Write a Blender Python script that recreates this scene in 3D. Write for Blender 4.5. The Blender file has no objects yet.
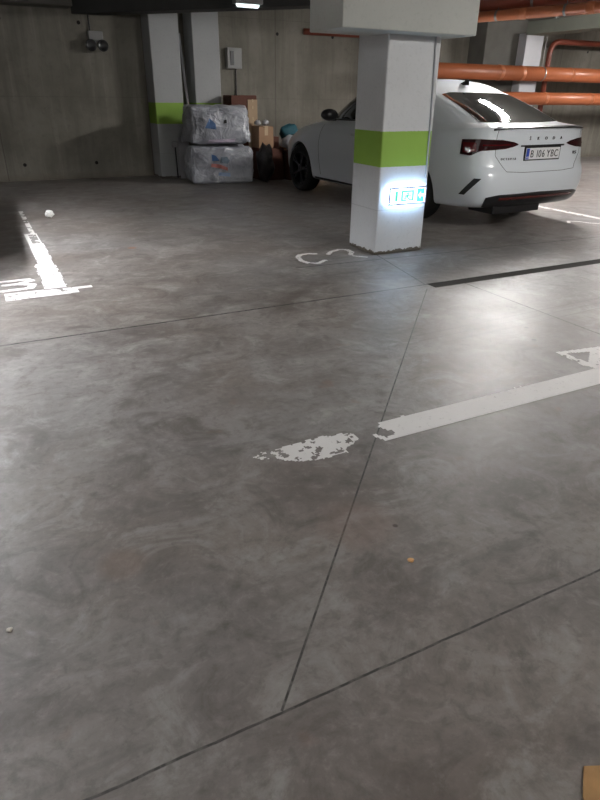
import bpy, bmesh, math, random
from mathutils import Vector, Matrix, noise
from mathutils.bvhtree import BVHTree
random.seed(4)
S = bpy.context.scene
C = S.collection
PI = math.pi

# ------------------------------------------------------------------ helpers
def obj(name, bm, mat, parent=None, smooth=False, mod=None, recalc=True):
    if recalc: bmesh.ops.recalc_face_normals(bm, faces=bm.faces)
    me = bpy.data.meshes.new(name); bm.to_mesh(me); bm.free()
    if mat: me.materials.append(mat)
    if smooth:
        for p in me.polygons: p.use_smooth = True
    o = bpy.data.objects.new(name, me); C.objects.link(o)
    if parent: o.parent = parent
    return o

def tag(o, label, cat, group=None, kind=None):
    o['label'] = label; o['category'] = cat
    if group: o['group'] = group
    if kind: o['kind'] = kind
    return o

def thing(name, label, cat, loc=(0, 0, 0), rz=0, group=None):
    o = bpy.data.objects.new(name, None); C.objects.link(o)
    o.location = loc; o.rotation_euler = (0, 0, rz); o.empty_display_size = .1
    return tag(o, label, cat, group)

def struct(o):
    o['kind'] = 'structure'; return o

def bx(bm, x0, x1, y0, y1, z0, z1, bev=0, seg=2):
    vs = [bm.verts.new((x, y, z)) for x in (x0, x1) for y in (y0, y1) for z in (z0, z1)]
    q = [(0, 1, 3, 2), (4, 6, 7, 5), (0, 4, 5, 1), (2, 3, 7, 6), (0, 2, 6, 4), (1, 5, 7, 3)]
    fs = [bm.faces.new([vs[i] for i in f]) for f in q]
    if bev:
        es = set(e for f in fs for e in f.edges)
        bmesh.ops.bevel(bm, geom=list(es), offset=bev, segments=seg, profile=.5, affect='EDGES')
    return bm

def box(*a, **k):
    bm = bmesh.new(); return bx(bm, *a, **k)

def tube(bm, pts, r, n=12, cap=True):
    pts = [Vector(p) for p in pts]; rings = []
    prev = None
    for i, p in enumerate(pts):
        d = (pts[min(i + 1, len(pts) - 1)] - pts[max(i - 1, 0)]).normalized()
        if prev is None:
            u = d.orthogonal().normalized()
        else:
            u = (prev - d * prev.dot(d)).normalized()
        prev = u
        v = d.cross(u)
        rr = r[i] if isinstance(r, (list, tuple)) else r
        rings.append([bm.verts.new(p + (u * math.cos(2 * PI * k / n) + v * math.sin(2 * PI * k / n)) * rr) for k in range(n)])
    for a, b in zip(rings, rings[1:]):
        for k in range(n):
            bm.faces.new((a[k], a[(k + 1) % n], b[(k + 1) % n], b[k]))
    if cap:
        bm.faces.new(rings[0][::-1]); bm.faces.new(rings[-1])
    return bm

def lathe(bm, prof, n=40, axis='X', off=(0, 0, 0), close=False):
    rings = []
    for (r, h) in prof:
        ring = []
        for k in range(n):
            a = 2 * PI * k / n
            if axis == 'X': p = (h, r * math.cos(a), r * math.sin(a))
            elif axis == 'Y': p = (r * math.cos(a), h, r * math.sin(a))
            else: p = (r * math.cos(a), r * math.sin(a), h)
            ring.append(bm.verts.new(Vector(p) + Vector(off)))
        rings.append(ring)
    pr = list(zip(rings, rings[1:]))
    if close: pr.append((rings[-1], rings[0]))
    for a, b in pr:
        for k in range(n):
            bm.faces.new((a[k], a[(k + 1) % n], b[(k + 1) % n], b[k]))
    if not close:
        bm.faces.new(rings[0][::-1]); bm.faces.new(rings[-1])
    return bm

def prism(bm, poly, z0, z1):
    a = [bm.verts.new((x, y, z0)) for x, y in poly]; b = [bm.verts.new((x, y, z1)) for x, y in poly]
    n = len(poly)
    bm.faces.new(a[::-1]); bm.faces.new(b)
    for i in range(n): bm.faces.new((a[i], a[(i + 1) % n], b[(i + 1) % n], b[i]))
    return bm

# ------------------------------------------------------------------ materials
class N:
    def __init__(s, name):
        s.m = bpy.data.materials.new(name); s.m.use_nodes = True
        s.t = s.m.node_tree; s.t.nodes.clear()
        s.out = s.t.nodes.new('ShaderNodeOutputMaterial')
        s.p = s.t.nodes.new('ShaderNodeBsdfPrincipled')
        s.t.links.new(s.p.outputs[0], s.out.inputs[0])
    def n(s, typ, **k):
        nd = s.t.nodes.new(typ)
        for a, v in k.items(): setattr(nd, a, v)
        return nd
    def put(s, sock, v):
        if isinstance(v, bpy.types.NodeSocket): s.t.links.new(v, sock)
        elif isinstance(v, (tuple, list)) and len(v) == 3 and sock.type == 'RGBA': sock.default_value = (*v, 1)
        else: sock.default_value = v
    def pos(s):
        g = s.n('ShaderNodeNewGeometry'); return g.outputs['Position']
    def oc(s):
        g = s.n('ShaderNodeTexCoord'); return g.outputs['Object']
    def mapv(s, v, scale=(1, 1, 1), rot=(0, 0, 0), loc=(0, 0, 0)):
        m = s.n('ShaderNodeMapping'); s.put(m.inputs[0], v)
        m.inputs['Scale'].default_value = scale; m.inputs['Rotation'].default_value = rot; m.inputs['Location'].default_value = loc
        return m.outputs[0]
    def noise(s, v, sc, det=5, rough=.55, dist=0):
        m = s.n('ShaderNodeTexNoise'); s.put(m.inputs['Vector'], v)
        m.inputs['Scale'].default_value = sc; m.inputs['Detail'].default_value = det
        m.inputs['Roughness'].default_value = rough; m.inputs['Distortion'].default_value = dist
        return m.outputs['Fac']
    def ramp(s, f, stops):
        m = s.n('ShaderNodeValToRGB'); s.put(m.inputs[0], f)
        cr = m.color_ramp
        while len(cr.elements) < len(stops): cr.elements.new(.5)
        for e, (p, c) in zip(cr.elements, stops):
            e.position = p; e.color = (*c, 1) if isinstance(c, tuple) else (c, c, c, 1)
        return m.outputs[0]
    def math(s, op, a, b=0, c=0, clamp=False):
        m = s.n('ShaderNodeMath', operation=op); m.use_clamp = clamp
        s.put(m.inputs[0], a); s.put(m.inputs[1], b)
        if op in ('MULTIPLY_ADD', 'COMPARE'): s.put(m.inputs[2], c)
        return m.outputs[0]
    def mix(s, f, a, b, mode='MIX'):
        m = s.n('ShaderNodeMix', data_type='RGBA', blend_type=mode)
        s.put(m.inputs[0], f); s.put(m.inputs[6], a); s.put(m.inputs[7], b)
        return m.outputs[2]
    def sep(s, v):
        m = s.n('ShaderNodeSeparateXYZ'); s.put(m.inputs[0], v); return m.outputs
    def comb(s, x, y, z):
        m = s.n('ShaderNodeCombineXYZ'); s.put(m.inputs[0], x); s.put(m.inputs[1], y); s.put(m.inputs[2], z); return m.outputs[0]
    def bump(s, h, st=.2, d=.01):
        m = s.n('ShaderNodeBump'); m.inputs['Strength'].default_value = st; m.inputs['Distance'].default_value = d
        s.put(m.inputs['Height'], h); s.put(s.p.inputs['Normal'], m.outputs[0])
    def set(s, **k):
        for a, v in k.items():
            s.put(s.p.inputs[{'base': 'Base Color', 'rough': 'Roughness', 'metal': 'Metallic', 'spec': 'Specular IOR Level',
                              'coat': 'Coat Weight', 'coatr': 'Coat Roughness', 'emi': 'Emission Color', 'es': 'Emission Strength',
                              'alpha': 'Alpha', 'trans': 'Transmission Weight', 'ior': 'IOR'}[a]], v)
        return s

def simple(name, col, rough=.5, var=.12, sc=8, bump=0, **k):
    m = N(name); v = m.oc()
    f = m.noise(v, sc, 4)
    c = m.mix(f, tuple(x * (1 - var) for x in col), tuple(min(1, x * (1 + var)) for x in col))
    m.set(base=c, rough=rough, **k)
    if bump: m.bump(m.noise(v, sc * 4, 4), bump, .004)
    return m.m

def seg_mask(m, x, y, a, b, w, soft=.3):
    """1 inside a thin straight band around segment a-b (world floor metres)"""
    ax, ay = a; bx_, by_ = b; L = math.hypot(bx_ - ax, by_ - ay); dx, dy = (bx_ - ax) / L, (by_ - ay) / L
    px = m.math('SUBTRACT', x, ax); py = m.math('SUBTRACT', y, ay)
    t = m.math('ADD', m.math('MULTIPLY', px, dx), m.math('MULTIPLY', py, dy))
    d = m.math('ABSOLUTE', m.math('SUBTRACT', m.math('MULTIPLY', px, -dy), m.math('MULTIPLY', py, -dx)))
    k = m.math('SUBTRACT', 1, m.math('DIVIDE', m.math('SUBTRACT', d, w * (1 - soft)), w * soft + 1e-4), clamp=True)
    ins = m.math('MULTIPLY', m.math('GREATER_THAN', t, 0), m.math('LESS_THAN', t, L))
    return m.math('MULTIPLY', k, ins)

def mat_floor():
    m = N('polished_concrete'); v = m.pos(); xyz = m.sep(v); x, y = xyz[0], xyz[1]
    wob = m.noise(v, 9, 3); wx = m.math('MULTIPLY_ADD', wob, .008, m.math('SUBTRACT', x, .004)); wy = m.math('MULTIPLY_ADD', wob, .008, m.math('SUBTRACT', y, .004))
    big = m.noise(v, .45, 4, .5, .4); mid = m.noise(v, 2.2, 8, .62, .8); fine = m.noise(v, 22, 8, .7, .3); grit = m.noise(v, 160, 2)
    swirl = m.noise(m.mapv(v, (1, 1.15, 1), (0, 0, .6)), 3.6, 10, .70, .9)
    c = m.ramp(mid, [(.30, (.135, .112, .097)), (.5, (.222, .194, .176)), (.70, (.330, .300, .280))])
    c = m.mix(m.ramp(big, [(.38, 0.), (.62, 1.)]), c, m.mix(.55, c, (.225, .222, .222)))
    brown = m.ramp(m.noise(m.mapv(v, loc=(3, 1, 0)), .9, 5, .6, .5), [(.48, 0.), (.72, 1.)])
    c = m.mix(m.math('MULTIPLY', brown, .55), c, (.175, .135, .105))
    c = m.mix(m.ramp(swirl, [(.34, .75), (.47, 0.)]), c, (.11, .095, .082))
    c = m.mix(m.ramp(swirl, [(.52, 0.), (.68, .6)]), c, (.40, .385, .365))
    c = m.mix(m.ramp(fine, [(.36, .42), (.49, 0.)]), c, (.10, .088, .078))
    c = m.mix(m.ramp(fine, [(.54, 0.), (.70, .3)]), c, (.42, .40, .375))
    c = m.mix(m.math('MULTIPLY', grit, .25), c, m.mix(.5, c, (.05, .05, .05)))
    # rust coloured spots and a few dark stains
    st = m.noise(m.mapv(v, loc=(7, 2, 0)), 6, 2); c = m.mix(m.ramp(st, [(.70, 0.), (.78, .35)]), c, (.22, .12, .08))
    # dark tyre and dirt streaks running along the aisle
    stk = m.noise(m.mapv(v, (.35, 5, 1), (0, 0, .05)), 1.5, 6, .65, .6)
    c = m.mix(m.ramp(stk, [(.56, 0.), (.68, .25)]), c, (.075, .07, .067))
    # a darker worn area in the bays in front of the back wall
    # saw-cut joints, long straight cracks, resin strip
    dk = (.035, .033, .03)
    for a, b, w in (((-12, 3.70), (22, 3.70), .010), ((-12, .865), (22, .865), .0036), ((3.315, -8), (3.315, 3.6), .008),
                    ((2.94, 3.60), (.41, .87), .0034), ((-12, 9.0), (22, 9.0), .004), ((3.0, 3.7), (3.2, 4.7), .006),
                    ((2.3, 4.58), (6, 4.4), .008)):
        c = m.mix(m.math('MULTIPLY', seg_mask(m, wx, wy, a, b, w * 1.3, .5), m.math('MULTIPLY_ADD', fine, 3.2, -.75, clamp=True)), c, dk)
    strip = seg_mask(m, wx, wy, (3.02, 3.655), (9, 3.655), .066, .25)
    c = m.mix(m.math('MULTIPLY', strip, .95), c, (.03, .028, .025))
    for a, b, w in (((2.2, 2.72), (4.2, 2.80), .012), ((2.2, 2.80), (4.2, 2.88), .012), ((2.3, 2.64), (4.3, 2.72), .01)):
        c = m.mix(m.math('MULTIPLY', seg_mask(m, wx, wy, a, b, w, .8), .35), c, (.07, .065, .06))
    for (sx, sy, r, cc, a) in ((1.06, 1.33, .012, (.04, .03, .025), .9), (2.36, 1.96, .016, (.03, .03, .03), .9), (2.86, 2.44, .02, (.05, .05, .05), .9),
                        (2.98, 2.62, .018, (.04, .04, .045), .8), (1.21, 5.89, .05, (.30, .13, .07), .7), (.18, 1.55, .09, (.2, .13, .09), .35), (.98, 2.5, .16, (.13, .11, .1), .3), (.95, 1.4, .16, (.2, .13, .1), .35)):
        d = m.n('ShaderNodeVectorMath', operation='DISTANCE'); m.put(d.inputs[0], m.comb(wx, wy, 0)); d.inputs[1].default_value = (sx, sy, 0)
        k = m.math('SUBTRACT', 1, m.math('DIVIDE', d.outputs['Value'], r), clamp=True)
        c = m.mix(m.math('MULTIPLY', m.math('MULTIPLY', k, 2.2, clamp=True), a), c, cc)
    m.set(base=c, rough=m.math('MULTIPLY_ADD', strip, .4, m.ramp(m.math('MULTIPLY_ADD', mid, .5, m.math('MULTIPLY', fine, .5)), [(.3, .36), (.7, .52)])), spec=m.math('SUBTRACT', .55, m.math('MULTIPLY', strip, .5)))
    m.bump(m.math('MULTIPLY_ADD', fine, .5, m.math('MULTIPLY', mid, .8)), .16, .006)
    return m.m

def mat_wall():
    m = N('formwork_concrete'); v = m.pos(); xyz = m.sep(v)
    hx = m.math('ADD', xyz[0], xyz[1])
    mid = m.noise(v, 1.4, 8, .6, .3); fine = m.noise(v, 14, 8, .65)
    strk = m.noise(m.mapv(v, (3, 3, .22)), 2.2, 7, .62, .3)
    c = m.ramp(mid, [(.28, (.165, .152, .122)), (.5, (.225, .21, .175)), (.75, (.285, .27, .232))])
    c = m.mix(m.ramp(strk, [(.34, .55), (.5, 0.)]), c, (.16, .145, .12))
    c = m.mix(m.ramp(strk, [(.58, 0.), (.74, .35)]), c, (.42, .40, .35))
    c = m.mix(m.ramp(fine, [(.3, .35), (.45, 0.)]), c, (.14, .13, .11))
    # panel joints every 2.4 m and tie holes
    def frac_dist(val, off, per):
        q = m.math('DIVIDE', m.math('SUBTRACT', val, off), per)
        return m.math('MULTIPLY', m.math('ABSOLUTE', m.math('SUBTRACT', m.math('FRACT', m.math('ADD', q, .5)), .5)), per)
    j = m.math('LESS_THAN', frac_dist(xyz[0], 5.3, 2.4), .009)
    c = m.mix(m.math('MULTIPLY', j, .6), c, (.10, .09, .075))
    jz = m.math('LESS_THAN', frac_dist(xyz[2], 1.25, 1.25), .005)
    c = m.mix(m.math('MULTIPLY', jz, .3), c, (.12, .11, .09))
    dx = frac_dist(xyz[0], .78, 1.14); dz = frac_dist(xyz[2], .245, 2.045)
    h = m.math('LESS_THAN', m.math('ADD', m.math('MULTIPLY', dx, dx), m.math('MULTIPLY', dz, dz)), .00075)
    c = m.mix(h, c, (.015, .014, .012))
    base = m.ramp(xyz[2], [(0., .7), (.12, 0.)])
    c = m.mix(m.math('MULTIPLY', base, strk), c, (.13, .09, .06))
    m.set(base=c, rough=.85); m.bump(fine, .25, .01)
    return m.m

def mat_pillar(base=(.62, .63, .64), band=None, chip=True):
    m = N('painted_concrete'); v = m.pos(); z = m.sep(v)[2]
    mid = m.noise(v, 3, 6); fine = m.noise(v, 40, 5, .65)
    c = m.mix(mid, tuple(q * .86 for q in base), base)
    c = m.mix(m.ramp(fine, [(.3, .25), (.45, 0.)]), c, tuple(q * .55 for q in base))
    if band:
        wz = m.math('MULTIPLY_ADD', fine, .008, m.math('SUBTRACT', z, .004))
        k = m.math('MULTIPLY', m.math('GREATER_THAN', wz, band[0]), m.math('LESS_THAN', wz, band[1]))
        c = m.mix(k, c, m.mix(mid, (.22, .40, .04), (.29, .47, .07)))
        # joint of the lower render coat
        c = m.mix(m.math('MULTIPLY', m.math('LESS_THAN', m.math('ABSOLUTE', m.math('SUBTRACT', wz, .40)), .004), .35), c, (.25, .25, .25))
    if chip:
        k = m.math('GREATER_THAN', m.math('MULTIPLY_ADD', m.noise(v, 16, 5, .7), .10, .0), m.math('ADD', z, .018))
        c = m.mix(k, c, (.10, .085, .065))
    m.set(base=c, rough=.6); m.bump(fine, .18, .004)
    return m.m

def mat_paint():
    m = N('worn_road_paint'); v = m.pos()
    f = m.noise(v, 30, 8, .7); g = m.noise(v, 5, 4)
    c = m.mix(m.ramp(f, [(.28, .75), (.42, 0.)]), m.mix(g, (.70, .68, .66), (.84, .82, .80)), (.30, .28, .27))
    m.set(base=c, rough=.55); m.bump(f, .2, .003); return m.m

def mat_carpaint(name, col, coat=.6):
    m = N(name); v = m.oc()
    m.set(base=m.mix(m.noise(v, 3, 2), tuple(q * .97 for q in col), col), rough=.28, coat=coat, coatr=.06, spec=.5)
    return m.m

def mat_glass_dark(name, tint=(.012, .014, .013)):
    m = N(name); m.set(base=m.mix(m.noise(m.oc(), 4, 2), tint, tuple(q * 1.6 for q in tint)), rough=.03, spec=.75, coat=.6, coatr=.02); return m.m

def emit(name, col, st, base=(.8, .8, .8)):
    m = N(name); f = m.noise(m.oc(), 30, 2)
    m.set(base=base, emi=m.mix(f, tuple(c * .96 for c in col), col), es=st, rough=.4); return m.m

M = {}
M['floor'] = mat_floor(); M['wall'] = mat_wall()
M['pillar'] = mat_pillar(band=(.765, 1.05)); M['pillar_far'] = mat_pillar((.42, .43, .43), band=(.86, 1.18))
M['capital'] = mat_pillar((.49, .50, .465), chip=False)
M['ceiling'] = mat_pillar((.16, .155, .14), chip=False)
M['concrete_dark'] = simple('grey_concrete', (.13, .125, .11), .85, .25, 5, .2)
M['beam_grey'] = simple('painted_grey_beam', (.16, .17, .14), .7, .15, 4, .1)
M['paint'] = mat_paint()
M['pipe'] = simple('orange_pvc', (.44, .135, .055), .38, .12, 3, .02)
M['pipe_ring'] = simple('orange_pvc_collar', (.40, .125, .05), .42, .1, 6)
M['pipe_dark'] = simple('dark_red_pvc', (.24, .06, .035), .4, .12, 3)
M['steel'] = simple('galvanised_steel', (.25, .25, .25), .4, .15, 12, metal=.8)
M['white'] = mat_carpaint('white_car_paint', (.76, .80, .84))
M['black_paint'] = mat_carpaint('black_car_paint', (.012, .012, .013))
M['glass'] = mat_glass_dark('tinted_glass')
M['trim'] = simple('black_plastic_trim', (.012, .012, .013), .3, .2, 10)
M['rubber'] = simple('tyre_rubber', (.014, .014, .014), .8, .2, 20, .2)
M['rim'] = simple('anthracite_alloy', (.045, .045, .05), .3, .1, 10, metal=.7)
M['lamp_red'] = simple('red_lamp_lens', (.10, .006, .008), .1, .2, 10, coat=1.)
M['lamp_dark'] = simple('smoked_lamp_lens', (.03, .005, .007), .08, .2, 10, coat=1.)
M['lamp_clear'] = simple('clear_lamp_insert', (.55, .30, .28), .12, .2, 10, coat=1.)
M['reflector'] = simple('dark_red_reflector', (.09, .012, .01), .25, .2, 10, coat=.6)
M['plate'] = simple('white_number_plate', (.80, .80, .80), .4, .03, 10)
M['plate_blue'] = simple('blue_plate_band', (.02, .07, .45), .4, .05, 10)
M['ink'] = simple('black_lettering', (.01, .01, .012), .4, .1, 10)
M['chromedark'] = simple('dark_badge_metal', (.05, .05, .055), .3, .1, 10, metal=.6)
M['seam'] = simple('panel_gap_shadow_rubber', (.05, .052, .055), .8, .1, 10)
M['housing'] = simple('grey_sign_housing', (.55, .52, .68), .45, .05, 10)
M['sign_lit'] = emit('lit_sign_diffuser', (.62, .92, 1.0), 1.6)
M['sign_edge'] = emit('lit_sign_edge', (.42, .68, 1.0), 21.0)
M['sign_green'] = emit('lit_green_pictogram', (.10, .72, .55), .75, (.1, .5, .3))
M['sign_teal'] = emit('lit_teal_arrow_field', (.10, .80, .68), 1.0, (.1, .5, .4))
M['tube'] = emit('fluorescent_tube', (1.0, .97, .95), 430.0)
M['tube_left'] = emit('fluorescent_tube_cool', (.96, .97, 1.0), 800.0)
M['fill_tube_right'] = emit('added_fill_tube_warm', (1.0, .98, .95), 280.0)  # tubes of the added lamp right of the viewer
M['fill_tube_rear'] = emit('added_fill_tube_rear', (1.0, .96, .90), 150.0)  # tubes of the added lamp behind the viewer
M['tube_dim'] = emit('dim_bulkhead_lens', (.85, 1.0, 1.0), 1.2)
M['added_louvre'] = simple('added_grey_louvre', (.25, .25, .25), .5, .05, 10)  # for the unseen blades added under the left lamps
M['fixture'] = simple('light_fixture_body', (.5, .5, .5), .5, .05, 10)
M['card'] = simple('brown_cardboard', (.34, .21, .125), .85, .15, 6, .1)
M['card_dark'] = simple('dark_red_cardboard', (.11, .04, .025), .8, .2, 6, .1)
M['card_pale'] = simple('pale_cardboard', (.42, .30, .19), .8, .12, 8, .1)
M['tape'] = simple('glossy_packing_tape', (.55, .42, .28), .2, .1, 8)
M['white_plastic'] = simple('white_plastic', (.42, .42, .44), .45, .1, 8, .05)
M['black_plastic'] = simple('black_bin_liner', (.018, .015, .015), .35, .3, 9, .3)
M['teal'] = simple('teal_fabric', (.02, .10, .13), .7, .2, 10, .2)
M['steel_box'] = simple('grey_enamelled_cabinet', (.30, .30, .29), .5, .08, 8)
M['logo_blue'] = simple('faded_blue_print', (.05, .11, .24), .5, .3, 12)
M['logo_red'] = simple('faded_red_print', (.42, .16, .14), .5, .25, 12)
M['logo_sky'] = simple('pale_blue_print', (.24, .33, .50), .5, .2, 12)
M['logo_grey'] = simple('blue_grey_print', (.14, .18, .22), .5, .3, 12)

def mat_wrap():
    m = N('crumpled_plastic_wrap'); v = m.oc()
    f = m.noise(m.mapv(v, (1, 1, 1.8)), 3.0, 3, .5, 1.2); g = m.noise(v, 5, 3, .5, 1.5)
    c = m.mix(m.ramp(g, [(.35, .5), (.55, 0.)]), m.mix(f, (.22, .23, .255), (.40, .41, .45)), (.16, .17, .20))
    m.set(base=c, rough=.28, coat=.4, coatr=.15); m.bump(m.math('MULTIPLY_ADD', f, 1.0, m.math('MULTIPLY', g, .6)), .8, .05)
    return m.m
M['wrap'] = mat_wrap()

# ------------------------------------------------------------------ the setting
WY = 11.45; CZ = 2.75
X0, X1, Y0 = -9.0, 20.0, -5.0
struct(obj('floor', box(X0 - .2, X1 + .2, Y0 - .2, WY + .2, -.15, 0), M['floor']))
struct(obj('wall_back', box(X0 - .2, X1 + .2, WY, WY + .2, 0, CZ), M['wall']))
struct(obj('wall_left', box(X0 - .2, X0, Y0 - .2, WY, 0, CZ), M['wall']))
struct(obj('wall_right', box(X1, X1 + .2, Y0 - .2, WY, 0, CZ), M['wall']))
struct(obj('wall_front', box(X0, X1, Y0 - .2, Y0, 0, CZ), M['wall']))
struct(obj('ceiling', box(X0 - .2, X1 + .2, Y0 - .2, WY + .2, CZ, CZ + .2), M['ceiling']))

BEAM = [(2.27, 11.44), (5.40, 8.10), (5.16, 7.88), (1.83, 11.44)]
b = obj('ceiling_beam', box(X0, 1.80, 11.05, WY - .002, 2.46, CZ, bev=.01), M['concrete_dark'])
tag(b, 'dark concrete ledge beam along the top of the left back wall', 'beam')
b = obj('ceiling_beam', prism(bmesh.new(), BEAM, 2.40, CZ), simple('shade_darkened_beam', (.05, .05, .047), .8, .2, 5))  # colour darkened to paint in the shade under the ceiling
tag(b, 'dark slanting beam under the ceiling in front of the two white wall pillars', 'beam')

# near pillar
p = thing('concrete_pillar', 'white square pillar with a green band in the middle of the garage, sign on it', 'pillar', (3.435, 4.885, 0))
bm = box(-.265, .265, -.195, .26, 0, CZ, bev=.012)
obj('shaft', bm, M['pillar'], p)
bm = box(-.83, .435, -.42, .095, 1.765, CZ, bev=.008)
obj('capital', bm, M['capital'], p)
bm = bmesh.new(); tube(bm, [(.235, -.203, .66), (.225, -.203, 1.2), (.20, -.203, 1.765)], .008, 8)
c = obj('cable_duct', bm, M['white_plastic'], p); c['label'] = 'thin white cable duct on the pillar face'

# far pillars at the back wall
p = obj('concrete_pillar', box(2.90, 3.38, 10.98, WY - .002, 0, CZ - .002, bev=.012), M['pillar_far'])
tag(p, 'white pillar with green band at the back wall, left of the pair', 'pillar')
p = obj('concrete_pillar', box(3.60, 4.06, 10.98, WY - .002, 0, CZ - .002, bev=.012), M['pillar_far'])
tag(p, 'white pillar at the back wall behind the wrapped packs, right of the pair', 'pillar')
p = obj('concrete_pillar', box(9.75, 10.95, 10.95, WY - .002, 0, CZ - .002, bev=.012), M['concrete_dark'])
tag(p, 'wide bare grey concrete pillar at the back wall behind the orange pipes', 'pillar')

# things leaning at the pillars
bm = bmesh.new(); tube(bm, [(3.53, 10.93, .03), (3.47, 11.28, 2.2)], .022, 12)
tag(obj('plastic_pipe', bm, M['white_plastic']), 'thin white pipe leaning in the gap between the two wall pillars', 'pipe')
bm = box(0, .20, 0, .02, 0, .66, bev=.006)
o = obj('white_board', bm, M['white_plastic']); o.location = (3.20, 10.82, 0.002); o.rotation_euler = (-.12, 0, 0)
tag(o, 'low white board leaning against the left wall pillar beside the packs', 'board')
t = thing('broom', 'thin dark broom standing upright before the left wall pillar', 'broom', (3.14, 10.80, 0))
bm = bmesh.new(); tube(bm, [(0, 0, .02), (0, .04, .52)], .013, 8); obj('handle', bm, M['trim'], t)
bm = bmesh.new(); bx(bm, -.055, .055, .02, .06, .50, .60, bev=.018); obj('brush_head', bm, simple('grey_bristle', (.3, .3, .3), .9, .2, 40, .3), t)

# ------------------------------------------------------------------ pipes
def pipe(name, label, pts, r, mat=None, couplings=(), group=None, clamps=(), brackets=()):
    t = thing(name, label, 'pipe', pts[0], 0, group)
    o0 = Vector(pts[0]); P = [Vector(q) - o0 for q in pts]
    bm = bmesh.new(); tube(bm, P, r, 24); o = obj('pipe_run', bm, mat or M['pipe'], t, True)
    d = (P[-1] - P[0]).normalized() if len(P) == 2 else None
    for s in couplings:
        q = P[0].lerp(P[1], s); d = (P[1] - P[0]).normalized()
        bm = bmesh.new(); tube(bm, [q - d * .05, q - d * .035, q + d * .035, q + d * .05], [r * 1.01, r * 1.05, r * 1.05, r * 1.01], 24)
        obj('collar', bm, M['pipe_ring'], t, True)
    for s in clamps:
        q = P[0].lerp(P[-1], s); top = CZ - o0.z
        bm = bmesh.new(); d = (P[-1] - P[0]).normalized()
        tube(bm, [q - d * .015, q + d * .015], r * 1.05, 24)
        tube(bm, [q + Vector((0, 0, r)), Vector((q.x, q.y, top))], .006, 6)
        obj('hanger', bm, M['steel'], t)
    for s in brackets:
        q = P[0].lerp(P[-1], s)
        obj('wall_bracket', box(q.x - .02, q.x + .02, q.y + r * .8, WY - o0.y - .001, q.z - .02, q.z + .02), M['steel'], t)
    return t
pipe('drain_pipe', 'thicker orange pipe along the back wall, upper of the two long runs',
     [(8.2, 10.55, 1.77), (19.9, 10.55, 1.77)], .135, couplings=(.14, .19, .31, .52), clamps=(.24, .4))
pipe('drain_pipe', 'orange pipe along the back wall, lower of the two long runs, behind the car roof',
     [(8.3, 10.55, 1.31), (19.9, 10.55, 1.31)], .12, couplings=(.25, .37), clamps=(), brackets=(.1, .3, .6))
pts = [(11.42, 10.80, 0.0), (11.42, 10.80, 2.17)]
for k in range(9):
    a = PI / 2 * k / 8; pts.append((11.42 + .22 * (1 - math.cos(a)), 10.80, 2.17 + .22 * math.sin(a)))
pts.append((19.9, 10.80, 2.43))
pipe('bent_pipe', 'thin dark red pipe rising behind the orange pipes and bending right', pts, .055, M['pipe_dark'])
pipe('ceiling_pipe', 'orange pipe hung under the ceiling top right, brighter lower one of the pair',
     [(5.83, 7.12, 2.2), (7.45, 1.7, 2.2)], .058, couplings=(.16, .30), clamps=(.1, .25))
pipe('ceiling_pipe', 'dark red pipe hung under the ceiling top right, upper one of the pair',
     [(5.85, 7.19, 2.335), (7.70, 1.7, 2.335)], .085, M['pipe_dark'], clamps=(.18,))
pipe('thin_pipe', 'thin rust coloured pipe on the back wall just below the big pillar head',
     [(5.85, 11.395, 2.35), (8.5, 11.395, 2.35)], .05, M['pipe_dark'])
b = obj('air_duct', box(9.97, 10.4, 4.0, 10.1, 2.40, 2.62, bev=.01), M['beam_grey'])
for yy in (5.0, 7.5, 9.6):
    obj('hanger_strap', box(10.15, 10.22, yy, yy + .03, 2.615, CZ), M['steel'], b)
tag(b, 'grey green rectangular duct under the ceiling at the right', 'duct')
b = obj('white_duct', box(10.62, 11.10, 10.72, 10.94, 0.0, 2.50, bev=.01), M['white_plastic'])
tag(b, 'white upright rectangular box on the wall behind the orange pipes', 'duct')

# wall devices
t = thing('electric_cabinet', 'grey electric box with dark window on the back wall right of the wall pillars', 'electric box', (4.33, WY - .12, 1.72))
obj('cabinet_body', box(0, .27, 0, .118, 0, .32, bev=.008), M['steel_box'], t)
obj('window', box(.05, .12, -.006, .004, .05, .27, bev=.003), M['trim'], t)
bm = bmesh.new(); tube(bm, [(.18, .09, 0), (.18, .095, -.62)], .012, 8); obj('cable', bm, M['trim'], t)
t = thing('twin_spotlight', 'twin round emergency spotlight box hung high on the left back wall', 'emergency light', (2.13, WY - .12, 2.06))
obj('mounting_box', box(-.10, .12, 0, .11, -.03, .12, bev=.01), M['steel_box'], t)
for sx in (-.09, .09):
    bm = bmesh.new(); lathe(bm, [(.03, .02), (.075, -.01), (.085, -.07), (.078, -.075), (.06, -.06), (.0, -.05)][:5], 24, 'Y', (sx, 0, -.08))
    obj('lamp_head', bm, M['trim'], t, True)
bm = bmesh.new(); tube(bm, [(-.06, .08, .12), (-.06, .09, .43)], .012, 8); obj('conduit', bm, M['trim'], t)

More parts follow.
